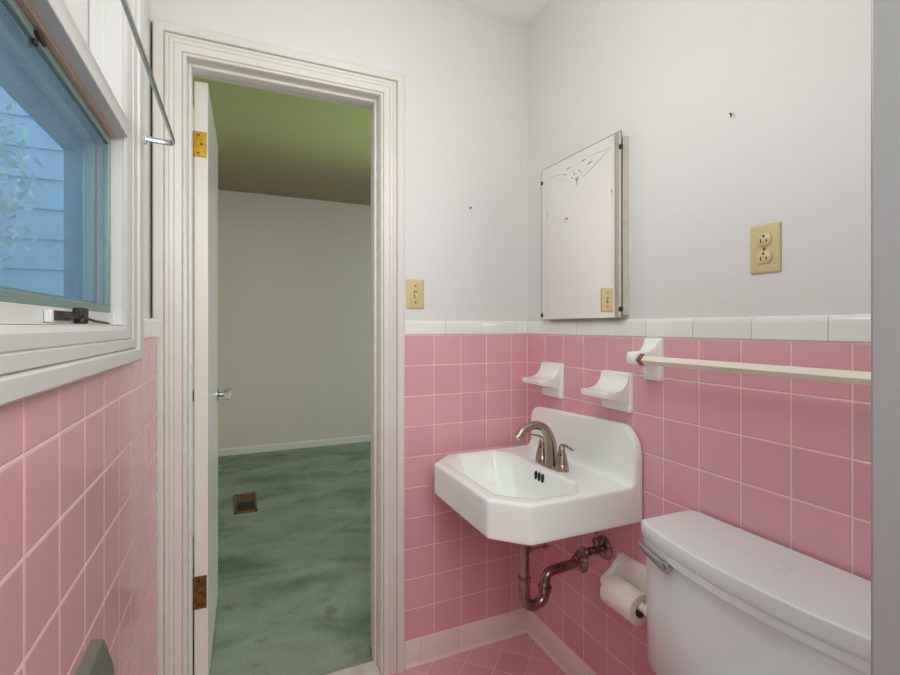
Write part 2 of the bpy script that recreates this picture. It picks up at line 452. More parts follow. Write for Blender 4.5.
# ------------------------------------------------------------------ bedroom door, open about 90 degrees
dr = struct(bpy.data.objects.new('door_1', None)); COL.objects.link(dr)
HX, HY = -.1335, 1.758
dr.location = (HX, HY, 0)
leaf = link('door_leaf', BX(((HX, HY, .032), (HX+.0405, HY+.588, 2.022))), M['doorp'], dr, bevel=.002)
def hinge(z0, z1, m):
    hg = link('hinge', BX(((HX-.003, HY-.0025, z0), (HX+.037, HY+.001, z1))), m, dr, bevel=.0008)
    for k, dz in enumerate((.14, .5, .86)):
        bm = bmesh.new(); lathe(bm, (HX+(.013 if k != 1 else .022), HY-.0024, z0+(z1-z0)*dz), (0, -1, 0), [(0, .0042), (.0008, .0042), (.0013, .003), (.0014, .0005)], 12)
        link('screw', bm, M['bronze'] if m is M['oldbrass'] else M['oldbrass'], hg, smooth=True)
    bm = bmesh.new(); lathe(bm, (HX-.005, HY+.0, z0), (0, 0, 1), [(0, .004), (z1-z0, .004)], 12)
    link('barrel', bm, m, hg, smooth=True)
hinge(1.775, 1.8575, M['brass'])
hinge(.297, .404, M['oldbrass'])
kx, ky, kz = HX+.0405, HY+.535, .927
bm = bmesh.new(); lathe(bm, (kx, ky, kz), (1, 0, 0), [(-.001, .029), (.003, .029), (.005, .025), (.007, .012), (.009, .0105), (.022, .0105), (.024, .013), (.026, .013), (.027, .008)], 28)
kn = link('door_knob', bm, M['chrome'], dr, smooth=True)
bm = bmesh.new(); lathe(bm, (kx+.026, ky, kz), (1, 0, 0), [(0, .012), (.004, .018), (.012, .026), (.020, .027), (.028, .024), (.032, .014)], 12)
link('knob_grip', bm, M['knobglass'], kn)
bm = bmesh.new(); lathe(bm, (HX, ky, kz), (-1, 0, 0), [(-.001, .029), (.003, .029), (.005, .025), (.007, .012), (.009, .0105), (.026, .0105)], 24); lathe(bm, (HX-.026, ky, kz), (-1, 0, 0), [(0, .012), (.004, .018), (.012, .026), (.020, .027), (.028, .024), (.032, .014)], 12)
link('rear_knob', bm, M['chrome'], dr, smooth=True)
dr.rotation_euler = (0, 0, math.radians(-.8))

# ------------------------------------------------------------------ window
wn = struct(bpy.data.objects.new('window_1', None)); COL.objects.link(wn)
wn.location = (XQ, WY1, WZ0)
XC = -.195           # casing front
def rect_casing(prof, sy, sz):
    bm = bmesh.new(); rs = []
    for w, x in prof:
        a, b, c, d = WY0-w*sy, WY1+w*sy, WZ0-w*sz, WZ1+w*sz
        rs.append([(x, a, c), (x, b, c), (x, b, d), (x, a, d)])
    rings(bm, rs, closed=True, cap0=False, cap1=False)
    return bm
WP = [(.0, XC-.0135), (.0, XC-.012), (.05, XC-.010), (.12, XC-.007), (.33, XC-.006), (.36, XC-.009), (.39, XC-.005), (.60, XC-.004), (.63, XC-.009), (.68, XC-.001), (.72, XC), (.95, XC), (1.0, XC-.004), (1.0, XQ)]
link('casing', rect_casing(WP, .146, .0755), M['wtrim'], wn, smooth=True, angle=25)
XS = -.228           # screen plane
# jamb liner (white reveal) with the stop bead
bm = bmesh.new()
XO = XQ-.06
box(bm, (XO, WY1, WZ0-.028), (XC-.014, WY1+.028, WZ1+.028)); box(bm, (XO, WY0-.028, WZ0-.028), (XC-.014, WY0, WZ1+.028))
box(bm, (XO, WY0-.028, WZ1), (XC-.014, WY1+.028, WZ1+.028)); box(bm, (XO, WY0-.028, WZ0-.028), (XC-.012, WY1+.028, WZ0))
link('window_jamb', bm, M['wtrim'], wn)
SZ0, SZ1 = 1.246, 1.592    # lower sash opening
link('window_sill', BX(((XO, WY0, WZ0), (XS+.003, WY1, SZ0)), ((XS+.003, WY0, WZ0), (XC-.012, WY1, WZ0+.002))), M['wtrim'], wn, bevel=.002)
tr = link('transom_bar', BX(((XO, WY0, SZ1+.004), (-.252, WY1, SZ1+.036)), ((-.253, WY0, SZ1), (XC-.004, WY1, SZ1+.034))), M['wtrim'], wn, bevel=.0015)
link('soffit_strip', BX(((-.234, WY0, SZ1-.006), (-.221, WY1, SZ1+.0005))), mat('tan_paint', '#c9b3a2', .5), tr)
# insect screen frame and mesh in the lower sash
bm = bmesh.new()
fw = .014
def fr(bm, x0, x1, y0, y1, z0, z1, w):
    box(bm, (x0, y0, z0), (x1, y1, z0+w)); box(bm, (x0, y0, z1-w), (x1, y1, z1))
    box(bm, (x0, y0, z0+w), (x1, y0+w, z1-w)); box(bm, (x0, y1-w, z0+w), (x1, y1, z1-w))
fr(bm, XS-.010, XS, WY0+.001, WY1-.001, SZ0, SZ1-.006, fw)
link('screen_frame', bm, M['green'], wn, bevel=.0015)
link('insect_screen', BX(((XS-.0065, WY0+fw, SZ0+fw), (XS-.006, WY1-fw, SZ1-.006-fw))), M['screen'], wn)
bm = bmesh.new(); fr(bm, XS-.040, XS-.022, WY0, WY1, SZ0, SZ1, .022)
link('sash_frame', bm, M['green'], wn, bevel=.002)
link('glass', BX(((XS-.033, WY0+.02, SZ0+.02), (XS-.030, WY1-.02, SZ1-.02))), M['glass'], wn)
bm = BX(((XO-.006, WY0, 1.553), (XS-.043, WY1, SZ1+.003)), ((XO-.006, WY1-.0015, SZ0-.004), (XS-.043, WY1+.001, 1.553)), ((XO-.006, WY0-.001, SZ0-.004), (XS-.043, WY0+.0015, 1.553)), ((XO-.02, WY0, SZ0-.01), (XS-.043, WY1, SZ0+.004)))
link('outer_reveal', bm, mat('shaded_reveal_blue', '#587b93', .7, var=.15, vscale=30), wn)  # dark blue carries the shade inside the outer reveal
# small pull clips at the top of the screen
for y in (.735,):
    bm = BX(((XS-.002, y, SZ1-.016), (XS+.004, y+.03, SZ1-.010)), ((XS-.004, y+.004, SZ1-.026), (XS+.001, y+.012, SZ1-.012)))
    link('screen_clip', bm, M['bronze'], wn, bevel=.001)
# upper panel above the transom bar
up = link('upper_panel', BX(((-.272, WY0, SZ1+.03), (-.264, WY1, WZ1))), M['wtrim'], wn)
link('panel_stop', BX(((-.262, WY1-.004, SZ1+.034), (-.239, WY1, WZ1))), M['wtrim'], wn, bevel=.001)
link('latch', BX(((-.264, .725, 1.668), (-.252, .742, 1.76)), ((-.256, .728, 1.668), (-.246, .738, 1.70))), M['bronze'], up, bevel=.002)
# crank operator on the sill
cy = .80
co = link('crank_operator', BX(((XS+.003, 0.755, WZ0+.003), (XS+.012, 0.830, SZ0-.004))), M['wtrim'], wn, bevel=.002)
link('mount_plate', BX(((XS+.012, 0.762, WZ0+.006), (XS+.0135, 0.830, WZ0+.019))), M['bronze'], co)
bm = bmesh.new(); box(bm, (XS+.003, 0.868, WZ0+.010), (XS+.017, 0.897, WZ0+.0265)); lathe(bm, (XS+.012, 0.878, WZ0+.002), (0, 0, 1), [(0, .009), (.012, .008)], 16)
link('gear_housing', bm, M['bronze'], co, bevel=.003)
bm = bmesh.new(); tube(bm, [(XS+.014, 0.785, WZ0+.014), (XS+.013, 0.850, WZ0+.012), (XS+.012, 0.878, WZ0+.010)], .0028, 10)
tube(bm, [(XS+.012, 0.890, WZ0+.012), (XS+.012, .95, WZ0+.007), (XS+.008, 1.06, WZ0+.004)], .0022, 10)
link('crank_arm', bm, M['bronze'], co, smooth=True)

# ------------------------------------------------------------------ outside the window
sd = bmesh.new()
for k in range(16):
    z = -.2 + k*.2
    rings(sd, [[(x, 4.0-.024, z), (x, 4.0-.008, z+.2), (x, 4.06, z+.2), (x, 4.06, z)] for x in (-4.4, -.37)])
tag(link('siding_wall', sd, mat('blue_cast_siding', '#abc3d6', .7, var=.06, vscale=6)), 'clapboard house wall seen through the window screen', 'wall')  # blue cast of the outdoor light put into the siding colour
struct(link('ground', BX(((-9, -4, -.9), (-.4, 9, -.8))), mat('lawn_soil', '#6d8458', .9, var=.2, vscale=4)))
bm = bmesh.new()
rnd = random.Random(3)
for i in range(800):
    a = rnd.uniform(0, 2*PI); b = rnd.uniform(-1, 1); r = .36*rnd.uniform(.55, 1)
    c = Vector((-1.30+1.0*r*math.cos(a)*math.sqrt(1-b*b), 3.15+r*math.sin(a)*math.sqrt(1-b*b), 1.95+1.5*r*b))
    d = Vector((rnd.gauss(0, 1), rnd.gauss(0, 1), rnd.gauss(0, 1))).normalized(); e, f = frame_of(d)
    l = rnd.uniform(.022, .042); w = l*.4
    vs = [bm.verts.new(p) for p in (c-d*l, c+e*w+f*w*.2, c+d*l, c-e*w+f*w*.2)]
    bm.faces.new((vs[0], vs[1], vs[2])); bm.faces.new((vs[0], vs[2], vs[3]))
sh = thing('shrub', 'pale leafy shrub outside beyond the window screen', 'shrub', (-1.40, 3.15, -.8))
link('foliage', bm, mat('pale_leaf', '#d3e0d8', .6), sh)
bm = bmesh.new()
for q in range(5):
    tube(bm, catmull([(-1.40+.03*q-.06, 3.15, -.82), (-1.40+.06*q-.12, 3.12+.03*q, .2), (-1.40+.12*q-.24, 3.05+.05*q, 1.3)], 5), .012, 8)
link('stem', bm, M['wood'], sh)

# ------------------------------------------------------------------ curtain rod across the window
cr = thing('curtain_rod', 'slim grey metal curtain rod with hooked end bracketed across the window', 'curtain rod', (XQ, 1.28, 1.645))
bm = bmesh.new()
rx, rz = -.1375, 1.647
pts = [(-.198, 1.268, rz)] + [(-.19, 1.270, rz), (-.165, 1.276, rz), (-.148, 1.278, rz), (rx-.002, 1.273, rz), (rx, 1.262, rz), (rx, 1.24, rz), (rx, 1.0, rz), (rx, .7, rz), (rx, .34, rz), (rx-.004, .322, rz), (rx-.03, .315, rz), (-.195, .315, rz)]
def flatrod(bm, pts, hw, ht):
    rs = []
    P_ = [Vector(p) for p in pts]
    for i, p in enumerate(P_):
        d = (P_[min(i+1, len(P_)-1)]-P_[max(i-1, 0)]).normalized()
        s_ = d.cross(Vector((0, 0, 1))).normalized()
        rs.append([p+s_*ht*a+Vector((0, 0, hw*b)) for a, b in ((1, -.6), (1, .6), (.6, 1), (-.6, 1), (-1, .6), (-1, -.6), (-.6, -1), (.6, -1))])
    rings(bm, rs)
flatrod(bm, pts, .0062, .003)
link('rod', bm, M['rodmetal'], cr, smooth=True, angle=50)
for y in (1.262, .309):
    bm = BX(((XC-.001, y, rz-.013), (XC+.003, y+.012, rz+.013)))
    link('bracket', bm, M['rodmetal'], cr, bevel=.001)

# ------------------------------------------------------------------ heater low on the window wall
ht = thing('wall_heater', 'grey-green metal wall heater with sloping sides on the left pink tiles under the window', 'heater', (XL, .70, .45))
hy0, hy1, hz0, hz1 = .46, .90, .34, .737
bm = bmesh.new()
prism(bm, [(XL-.004, hz1), (XL+.0165, hz1-.004), (XL+.0295, hz1-.050), (XL+.0295, hz0+.05), (XL+.0165, hz0+.004), (XL-.004, hz0)], lambda x, z: (x, hy0, z), lambda x, z: (x, hy1, z))
link('casing', bm, M['heater'], ht, bevel=.002)
for k in range(9):
    z = hz0+.08+k*.026
    bm = bmesh.new()
    rings(bm, [[(XL+.028, y, z), (XL+.0335, y, z+.002), (XL+.0335, y, z+.006), (XL+.028, y, z+.016)] for y in (hy0+.05, hy1-.05)])
    link('louvre', bm, M['heater'], ht)

# ------------------------------------------------------------------ sink
def evaluated(name, ob, m, helpers, parent=None, angle=60):
    dg = bpy.context.evaluated_depsgraph_get(); dg.update()
    me = bpy.data.meshes.new_from_object(ob.evaluated_get(dg), depsgraph=dg)
    for h in [ob]+helpers:
        bpy.data.objects.remove(h, do_unlink=True)
    me.name = name
    o = bpy.data.objects.new(name, me); COL.objects.link(o)
    me.materials.clear(); me.materials.append(m)
    for p in me.polygons: p.use_smooth = True
    if parent is not None:
        o.parent = parent; o.matrix_parent_inverse = Matrix.Translation(-Vector(parent.location))
    return o
SY0, SY1, SX0, SX1 = 1.020, 1.556, .594, 1.0565
SZB, SRT, SDK = .661, .768, .766
CH = .082
def octo(x0, x1, y0, y1, ch):
    return [(x1, y0), (x1, y1), (x0+ch, y1), (x0, y1-ch), (x0, y0+ch), (x0+ch, y0)]
bm = bmesh.new()
rings(bm, [[(x, y, z) for x, y in octo(SX0+i, SX1, SY0+i, SY1-i, CH)] for z, i in ((SZB, 0), (SRT, 0))])
body = link('tmp_body', bm, M['porc'])
# backsplash with clipped top corners and a coved foot
bm = bmesh.new()
zt = .936
poly = [(SY0, SZB), (SY1, SZB), (SY1, .876), (SY1-.008, .898), (SY1-.026, .914), (SY1-.052, .920), (SY0+.066, .935), (SY0+.044, .930), (SY0+.022, .912), (SY0+.006, .886), (SY0, .862)]
prism(bm, poly, lambda y, z: (SX1, y, z), lambda y, z: (SX1-.030, y, z))
spl = link('tmp_splash', bm, M['porc'])
bm = bmesh.new()
cv = [(SX1-.01, SDK-.02)] + [(SX1-.030-.032+.032*math.sin(a), SDK-.004+.036-.036*math.cos(a)) for a in [i*PI/2/6 for i in range(7)]] + [(SX1-.01, SDK+.04)]
prism(bm, cv, lambda x, z: (x, SY0+.001, z), lambda x, z: (x, SY1-.001, z))
cove = link('tmp_cove', bm, M['porc'])
# bowl bulge below
bm = bmesh.new()
def octr(x0, x1, y0, y1, ch, z): return [(x, y, z) for x, y in [(x1, y0+ch*.8), (x1, y1-ch*.8), (x1-ch*.5, y1), (x0+ch, y1), (x0, y1-ch), (x0, y0+ch), (x0+ch, y0), (x1-ch*.5, y0)]]
rings(bm, [octr(.73, .86, 1.18, 1.40, .05, .606), octr(.687, .88, 1.118, 1.46, .06, .622), octr(.652, .893, 1.076, 1.502, .07, .68)])
bulge = link('tmp_bulge', bm, M['porc'])
# basin cutter and deck cutter (deck a little below the rim)
bm = bmesh.new()
rings(bm, [octr(.745, .845, 1.20, 1.375, .04, .626), octr(.70, .868, 1.13, 1.445, .055, .632), octr(.668, .880, 1.088, 1.49, .07, .668), octr(.646, .884, 1.066, 1.512, .075, .73), octr(.636, .887, 1.056, 1.522, .077, .766), octr(.630, .889, 1.05, 1.528, .078, .80)])
cut = link('tmp_cut', bm, M['porc'])
for h in (spl, cove, bulge):
    md = body.modifiers.new('u', 'BOOLEAN'); md.operation = 'UNION'; md.object = h; md.solver = 'EXACT'
for h in (cut,):
    md = body.modifiers.new('d', 'BOOLEAN'); md.operation = 'DIFFERENCE'; md.object = h; md.solver = 'EXACT'
md = body.modifiers.new('r', 'REMESH'); md.mode = 'VOXEL'; md.voxel_size = .0034; md.use_smooth_shade = True
md = body.modifiers.new('s', 'SMOOTH'); md.factor = .5; md.iterations = 34
sk = thing('wall_hung_sink', 'white enamel wall-hung sink with clipped corners and high backsplash in the tiled corner', 'sink', (SX1, 1.2885, SZB))
evaluated('basin', body, M['porc'], [spl, cove, bulge, cut], sk)
for k in range(3):
    y = 1.304-.019*k
    bm = bmesh.new()
    prism(bm, [(a*.0042, b*.0135) for a, b in [(math.cos(t), math.sin(t)) for t in [i*PI/8 for i in range(16)]]], lambda a, b: (.8868, y+a, .738+b), lambda a, b: (.8790, y+a, .7375+b))
    link('overflow_slot', bm, M['dark'], sk)
bm = bmesh.new(); lathe(bm, (.80, 1.2885, .627), (0, 0, 1), [(0, .026), (.004, .026), (.006, .022), (.006, .017), (.009, .016), (.011, .004)], 28)
link('drain_stopper', bm, M['nickel'], sk, smooth=True)

# faucet
fx, fy = .930, 1.284
fc = thing('faucet', 'brushed nickel two handle faucet with arched spout on the white sink', 'faucet', (fx, fy, SDK-.004))
zb = SDK-.005
bm = bmesh.new()
def oval(a, b, z, n=32): return [(fx+a*math.copysign(abs(math.cos(t))**.8, math.cos(t)), fy+b*math.copysign(abs(math.sin(t))**.8, math.sin(t)), z) for t in [i*2*PI/n for i in range(n)]]
rings(bm, [oval(.027, .079, zb), oval(.027, .079, zb+.006), oval(.024, .075, zb+.011), oval(.018, .06, zb+.013)])
link('faucet_base', bm, M['nickel'], fc, smooth=True)
bm = bmesh.new()
sp = catmull([(fx-.001, fy, zb+.008), (fx-.002, fy, .81), (fx-.008, fy, .855), (fx-.030, fy, .892), (fx-.066, fy, .905), (fx-.106, fy, .893), (fx-.131, fy, .870)], 7)
n = len(sp); tube(bm, sp, [.0235-.0095*min(1, (i/(n*.55)))-.001*i/n for i in range(n)], 20)
link('spout', bm, M['nickel'], fc, smooth=True)
for s_ in (-1, 1):
    hy = fy+.0535*s_
    bm = bmesh.new(); lathe(bm, (fx, hy, zb+.006), (0, 0, 1), [(0, .0225), (.004, .0225), (.022, .0195), (.0235, .0185), (.024, .0195), (.045, .015), (.064, .0105), (.074, .009), (.079, .0065)], 26)
    h = link('faucet_handle', bm, M['nickel'], fc, smooth=True, angle=50)
    bm = bmesh.new()
    tube(bm, catmull([(fx+.001, hy-.006*s_, zb+.078), (fx-.001, hy+.006*s_, zb+.088), (fx-.004, hy+.03*s_, zb+.089), (fx-.009, hy+.064*s_, zb+.086)], 6), [.0085-.0002*i for i in range(19)], 14, flat=.55)
    link('lever', bm, M['nickel'], h, smooth=True)
    bm = bmesh.new(); lathe(bm, (fx-.009, hy-.006, zb+.058), (-1, -.6, .2), [(0, .0035), (.003, .0035), (.0035, .002)], 10)
    link('set_screw', bm, M['black'], h, smooth=True)

# trap under the sink
px_, py_ = .828, 1.287
pt = thing('p_trap', 'worn chrome drain trap pipe bending under the white sink to the pink wall', 'pipe', (px_, py_, .33))
bm = bmesh.new(); tube(bm, [(px_, py_, .615), (px_, py_, .42)], .0158, 20)
link('tailpiece', bm, M['oldchrome'], pt, smooth=True)
R_ = .039
bm = bmesh.new()
arc = [(px_, py_, .43), (px_, py_, .39)] + [(px_+R_-R_*math.cos(a), py_, .367-R_*math.sin(a)) for a in [i*PI/14 for i in range(15)]] + [(px_+2*R_, py_, .39)]
tube(bm, arc, .0175, 20)
link('trap_bend', bm, M['oldchrome'], pt, smooth=True)
bm = bmesh.new()
tube(bm, catmull([(px_+2*R_, py_, .372), (px_+2*R_+.001, py_, .395), (px_+2*R_+.010, py_+.001, .416), (px_+2*R_+.032, py_+.002, .424), (px_+2*R_+.08, py_+.004, .4255), (XR+.004, py_+.008, .4265)], 6), .0155, 20)
link('trap_arm', bm, M['oldchrome'], pt, smooth=True)
for c, ax, r in (((px_, py_, .424), (0, 0, -1), .021), ((px_+2*R_, py_, .378), (0, 0, -1), .022)):
    bm = bmesh.new(); lathe(bm, c, ax, [(-.004, r*.8), (-.003, r), (.004, r), (.005, r*.96), (.014, r*.93), (.016, r*.8)], 16)
    link('slip_nut', bm, M['oldchrome'], pt, smooth=True, angle=30)
bm = bmesh.new(); lathe(bm, (XR+.001, py_+.008, .4265), (-1, 0, 0), [(0, .036), (.003, .036), (.010, .030), (.016, .022), (.026, .0215), (.028, .017)], 26)
link('wall_flange', bm, M['oldchrome'], pt, smooth=True)
bm = bmesh.new(); tube(bm, [(px_+.01, py_, .510), (px_+.045, py_-.005, .512), (px_+.09, py_-.012, .514)], .003, 10); lathe(bm, (px_+.013, py_, .510), (1, 0, 0), [(0, .009), (.014, .009), (.016, .006)], 12)
box(bm, (px_+.066, py_-.018, .506), (px_+.074, py_-.006, .524))
link('pivot_rod', bm, M['oldchrome'], pt, smooth=True, angle=30)

# shut-off valve
vy, vz = 1.181, .521
sv = thing('shutoff_valve', 'old chrome shut-off valve on the pink wall right of the drain trap', 'valve', (XR, vy, vz))
bm = bmesh.new(); lathe(bm, (XR+.001, vy, vz), (-1, 0, 0), [(0, .036), (.003, .036), (.009, .029), (.013, .016)], 26)
link('wall_flange', bm, M['oldchrome'], sv, smooth=True)
bm = bmesh.new(); lathe(bm, (XR-.008, vy, vz), (-1, 0, 0), [(0, .009), (.02, .009), (.021, .014), (.032, .014), (.033, .010), (.046, .010), (.047, .013), (.057, .013), (.059, .008), (.07, .006)], 16)
lathe(bm, (XR-.034, vy, vz), (0, 0, 1), [(0, .009), (.02, .009), (.021, .0115), (.034, .0115), (.036, .006)], 14)
link('valve_body', bm, M['oldchrome'], sv, smooth=True, angle=30)
bm = bmesh.new(); lathe(bm, (XR-.074, vy, vz), (-1, 0, -.1), [(0, .006), (.002, .017), (.008, .019), (.013, .017), (.014, .008)], 12)
link('valve_handle', bm, M['oldchrome'], sv, smooth=True)
bm = bmesh.new(); tube(bm, catmull([(XR-.034, vy, vz+.03), (XR-.036, vy+.001, vz+.08), (XR-.06, vy+.02, .68), (XR-.075, vy+.04, .72)], 6), .0042, 12)
link('supply_tube', bm, M['oldchrome'], sv, smooth=True)

# ------------------------------------------------------------------ ceramic fixtures
def dish(label, yc, w, z0, z1, tipx, lipz):
    t = thing('soap_dish', label, 'soap dish', (XR, yc, z0), 'ceramic dishes above the sink')
    bm = bmesh.new()
    rs = []
    for x, ins in ((XR+.001, 0), (XR-.008, 0), (XR-.013, .004), (XR-.015, .012)):
        rs.append([(x, yc+a, (z0+z1)/2+b) for a, b in rrect(w-2*ins, z1-z0-2*ins, .008 if ins < .01 else .004, 4)])
    rings(bm, rs)
    link('back_plate', bm, M['ceramic'], t, smooth=True, angle=40)
    # shelf that sweeps out of the plate
    xw = XR-.006
    H = z1-.004-lipz
    top = []
    for k in range(9):
        a = k/8*PI/2
        top.append((xw-.010-(xw-.010-tipx-.030)*(1-math.cos(a)), z1-.004-(H-.004)*math.sin(a)))
    top += [(tipx+.014, lipz+.0005), (tipx+.005, lipz+.003), (tipx, lipz+.001)]
    bot = [(tipx-.001, lipz-.006), (tipx+.003, lipz-.015), (tipx+.015, lipz-.019), (tipx+.04, lipz-.022), (xw-.02, lipz-.030), (xw-.006, lipz-.042)]
    prof = [(xw, z1-.004)]+top+bot+[(xw, lipz-.05)]
    bm = bmesh.new()
    rs = []
    for f, dx in ((-.5, .012), (-.485, .004), (-.45, 0), (0, 0), (.45, 0), (.485, .004), (.5, .012)):
        rs.append([(min(xw, x+dx*(xw-x)/(xw-tipx)), yc+f*(w-.006), lipz+(z-lipz)*(1-dx*9*(1 if z < lipz else .1))) for x, z in prof])
    rings(bm, rs)
    link('dish_shelf', bm, M['ceramic'], t, smooth=True, angle=40)
dish('smaller white ceramic shelf dish on the pink wall nearest the corner', 1.450, .122, .962, 1.088, .958, 1.030)
dish('white ceramic soap dish above the right end of the sink backsplash', 1.123, .123, .966, 1.084, .960, 1.027)

# towel bar
tb = thing('towel_bar', 'cream square towel bar between white ceramic posts on the pink wall', 'towel bar', (XR, .70, 1.13))
zc = 1.1345
def post(yc, inner):
    w, z0, z1 = .062, 1.070, 1.188
    bm = bmesh.new()
    rs = []
    for x, ins in ((XR+.001, 0), (XR-.006, 0), (XR-.010, .004)):
        rs.append([(x, yc+a, (z0+z1)/2+b) for a, b in rrect(w-2*ins, z1-z0-2*ins, .006, 4)])
    for x, ww, hh, dz in ((XR-.013, .052, .088, .004), (XR-.020, .046, .062, .004), (XR-.034, .040, .044, .002), (XR-.050, .036, .036, 0), (XR-.083, .034, .034, 0), (XR-.087, .028, .028, 0)):
        rs.append([(x, yc+a, (zc if x < XR-.012 else 1.129)+dz+b) for a, b in rrect(ww, hh, .008, 4)])
    rings(bm, rs)
    p = link('post', bm, M['ceramic'], tb, smooth=True, angle=50)
    return p
for yc in (.985, .36): post(yc, 0)
xb = XR-.069
dia = .0125
bm = bmesh.new()
rings(bm, [[(xb+dia*a, y, zc-.004+dia*b) for a, b in ((1, 0), (0, 1), (-1, 0), (0, -1))] for y in (.372, .968-.012)])
br = link('bar', bm, M['bar'], tb, bevel=.0015)
bm = bmesh.new()
rings(bm, [[(xb+dia*1.3*a, y, zc-.003+dia*1.3*b) for a, b in ((1, 0), (0, 1), (-1, 0), (0, -1))] for y in (.9555, .969)])
link('bar_end', bm, M['wood'], br)

# ------------------------------------------------------------------ mirror cabinet
mc = thing('medicine_cabinet', 'frameless etched mirror medicine cabinet above the sink', 'cabinet', (XP, 1.284, 1.25))
MX, my0, my1, mz0, mz1 = 1.0305, 1.082, 1.485, 1.2475, 1.7995
link('cabinet_body', BX(((MX+.010, my0+.004, mz0+.006), (XP+.002, my1-.006, mz1-.012))), M['cabmetal'], mc, bevel=.002)
dp = link('door_pan', BX(((MX+.0035, my0+.003, mz0+.004), (MX+.0092, my1-.003, mz1-.02))), M['bronze'], mc)
mi = link('mirror', BX(((MX, my0, mz0), (MX+.004, my1, mz1))), [M['mirror'], mat('mirror_edge', '#8a9088', .2)], mc)
for p in mi.data.polygons:
    if p.normal.x > -.9: p.material_index = 1
for y, z in ((my1-.001, 1.752), (my1-.001, 1.262), (my0+.003, 1.752), (my0+.003, 1.272)):
    link('mirror_clip', BX(((MX-.003, y-.006, z-.007), (MX+.006, y+.004, z+.007))), M['black'], mc, bevel=.0015)
bm = BX(((MX-.0004, my0, mz1-.0016), (MX+.001, my1, mz1+.0003)), ((MX-.0004, my1-.0016, mz0), (MX+.001, my1+.0003, mz1)), ((MX-.0004, my0-.0003, mz0), (MX+.001, my0+.0012, mz1)))
link('mirror_edge', bm, mat('ground_glass_edge', '#77807a', .3), mi)
lm = mat('engraved_line_grey', '#a9a9a2', .5)
for y in (my1-.034, my0+.037):
    link('engraved_line', BX(((MX-.0003, y-.0002, 1.262), (MX+.001, y+.0002, 1.752))), lm, mi)
# etched spray near the top
f_, yaw_, h_, H_ = 476.85, .4168, 326.63, 1.22
def onm(x, y):
    u = (x-450)/f_; a = math.sin(yaw_)+math.cos(yaw_)*u; b = math.cos(yaw_)-math.sin(yaw_)*u
    t = MX/a
    return Vector((MX, b*t, H_-(y-h_)/f_*t))
def stroke(pts, w):
    bm = bmesh.new()
    pts = [onm(*p) for p in pts]
    L = []
    for i, p in enumerate(pts):
        d = (pts[min(i+1, len(pts)-1)]-pts[max(i-1, 0)]).normalized()
        s_ = d.cross(Vector((1, 0, 0)))
        ww = w*(1 if 0 < i < len(pts)-1 or len(pts) == 2 else .3)
        L.append([p+s_*ww+Vector((-.0004, 0, 0)), p-s_*ww+Vector((-.0004, 0, 0)), p-s_*ww, p+s_*ww])
    rings(bm, L)
    link('etched_mark', bm, M['etch'], mi)
for a, b in (((548, 178), (566.7, 180.5)), ((548, 178), (563, 174)), ((583, 177), (611.3, 147.3)), ((588, 157), (611.3, 147.3))):
    stroke([a, ((a[0]+b[0])/2, (a[1]+b[1])/2), b], .00045)
for a, b, w in (((581, 162), (585.5, 159), .0024), ((587, 164.5), (592, 161), .0024), ((566, 169.5), (571, 166.8), .0015), ((562.5, 175), (567, 174.6), .0018), ((571.5, 177), (572.6, 179), .002), ((573.8, 172.5), (575, 174.8), .002), ((578.6, 169.6), (579.8, 171.8), .002), ((581, 173.2), (582, 171.2), .0016), ((576.6, 176.5), (577, 186), .0014), ((575.2, 178.5), (577, 181), .0016), ((578.6, 176), (577, 181), .0016), ((611.4, 189), (611.8, 192), .0024), ((611.8, 191), (612, 195.6), .0012), ((547.6, 213), (547.8, 219), .001)):
    stroke([a, ((a[0]+b[0])/2, (a[1]+b[1])/2), b], w)

# ------------------------------------------------------------------ switch and outlet
def plate(t, o, u, n, w, h):
    """cover plate on a wall: o centre, u horizontal axis, n outward normal"""
    o = Vector(o); u = Vector(u); n = Vector(n); z = Vector((0, 0, 1))
    bm = bmesh.new()
    rings(bm, [[o+u*a+z*b+n*d for a, b in rrect(w-2*i, h-2*i, .004, 3)] for d, i in ((-.003, 0), (.002, 0), (.0045, .0025), (.0055, .006))])
    return link('cover_plate', bm, M['almond'], t, smooth=True, angle=50)
def screw(t, o, n, m):
    bm = bmesh.new(); lathe(bm, o, n, [(0, .0034), (.001, .0034), (.0016, .0022), (.0017, .0004)], 12)
    return link('screw', bm, m, t, smooth=True)
sx, sz = .585, 1.3375
sw = thing('light_switch', 'almond toggle light switch on the white wall beside the bedroom door', 'light switch', (sx, YP, sz))
plate(sw, (sx, YP, sz), (1, 0, 0), (0, -1, 0), .068, .107)
link('toggle_slot', BX(((sx-.006, YP-.0062, sz-.0125), (sx+.006, YP-.004, sz+.0125))), mat('slot_shade', '#8d7f57', .5), sw)
bm = bmesh.new(); rings(bm, [[(sx+a, YP-.005, sz-.002+b) for a, b in ((-.004, -.008), (.004, -.008), (.004, .008), (-.004, .008))], [(sx+a, YP-.016, sz-.010+b) for a, b in ((-.0032, -.004), (.0032, -.004), (.0032, .003), (-.0032, .003))]])
link('toggle', bm, M['almond2'], sw, bevel=.001)
for dz in (-.030, .030): screw(sw, (sx, YP-.0052, sz+dz), (0, -1, 0), M['oldbrass'])
oy, oz = .6825, 1.392
ol = thing('wall_outlet', 'almond duplex electrical outlet on the white wall above the towel bar', 'outlet', (XP, oy, oz))
plate(ol, (XP, oy, oz), (0, 1, 0), (-1, 0, 0), .068, .109)
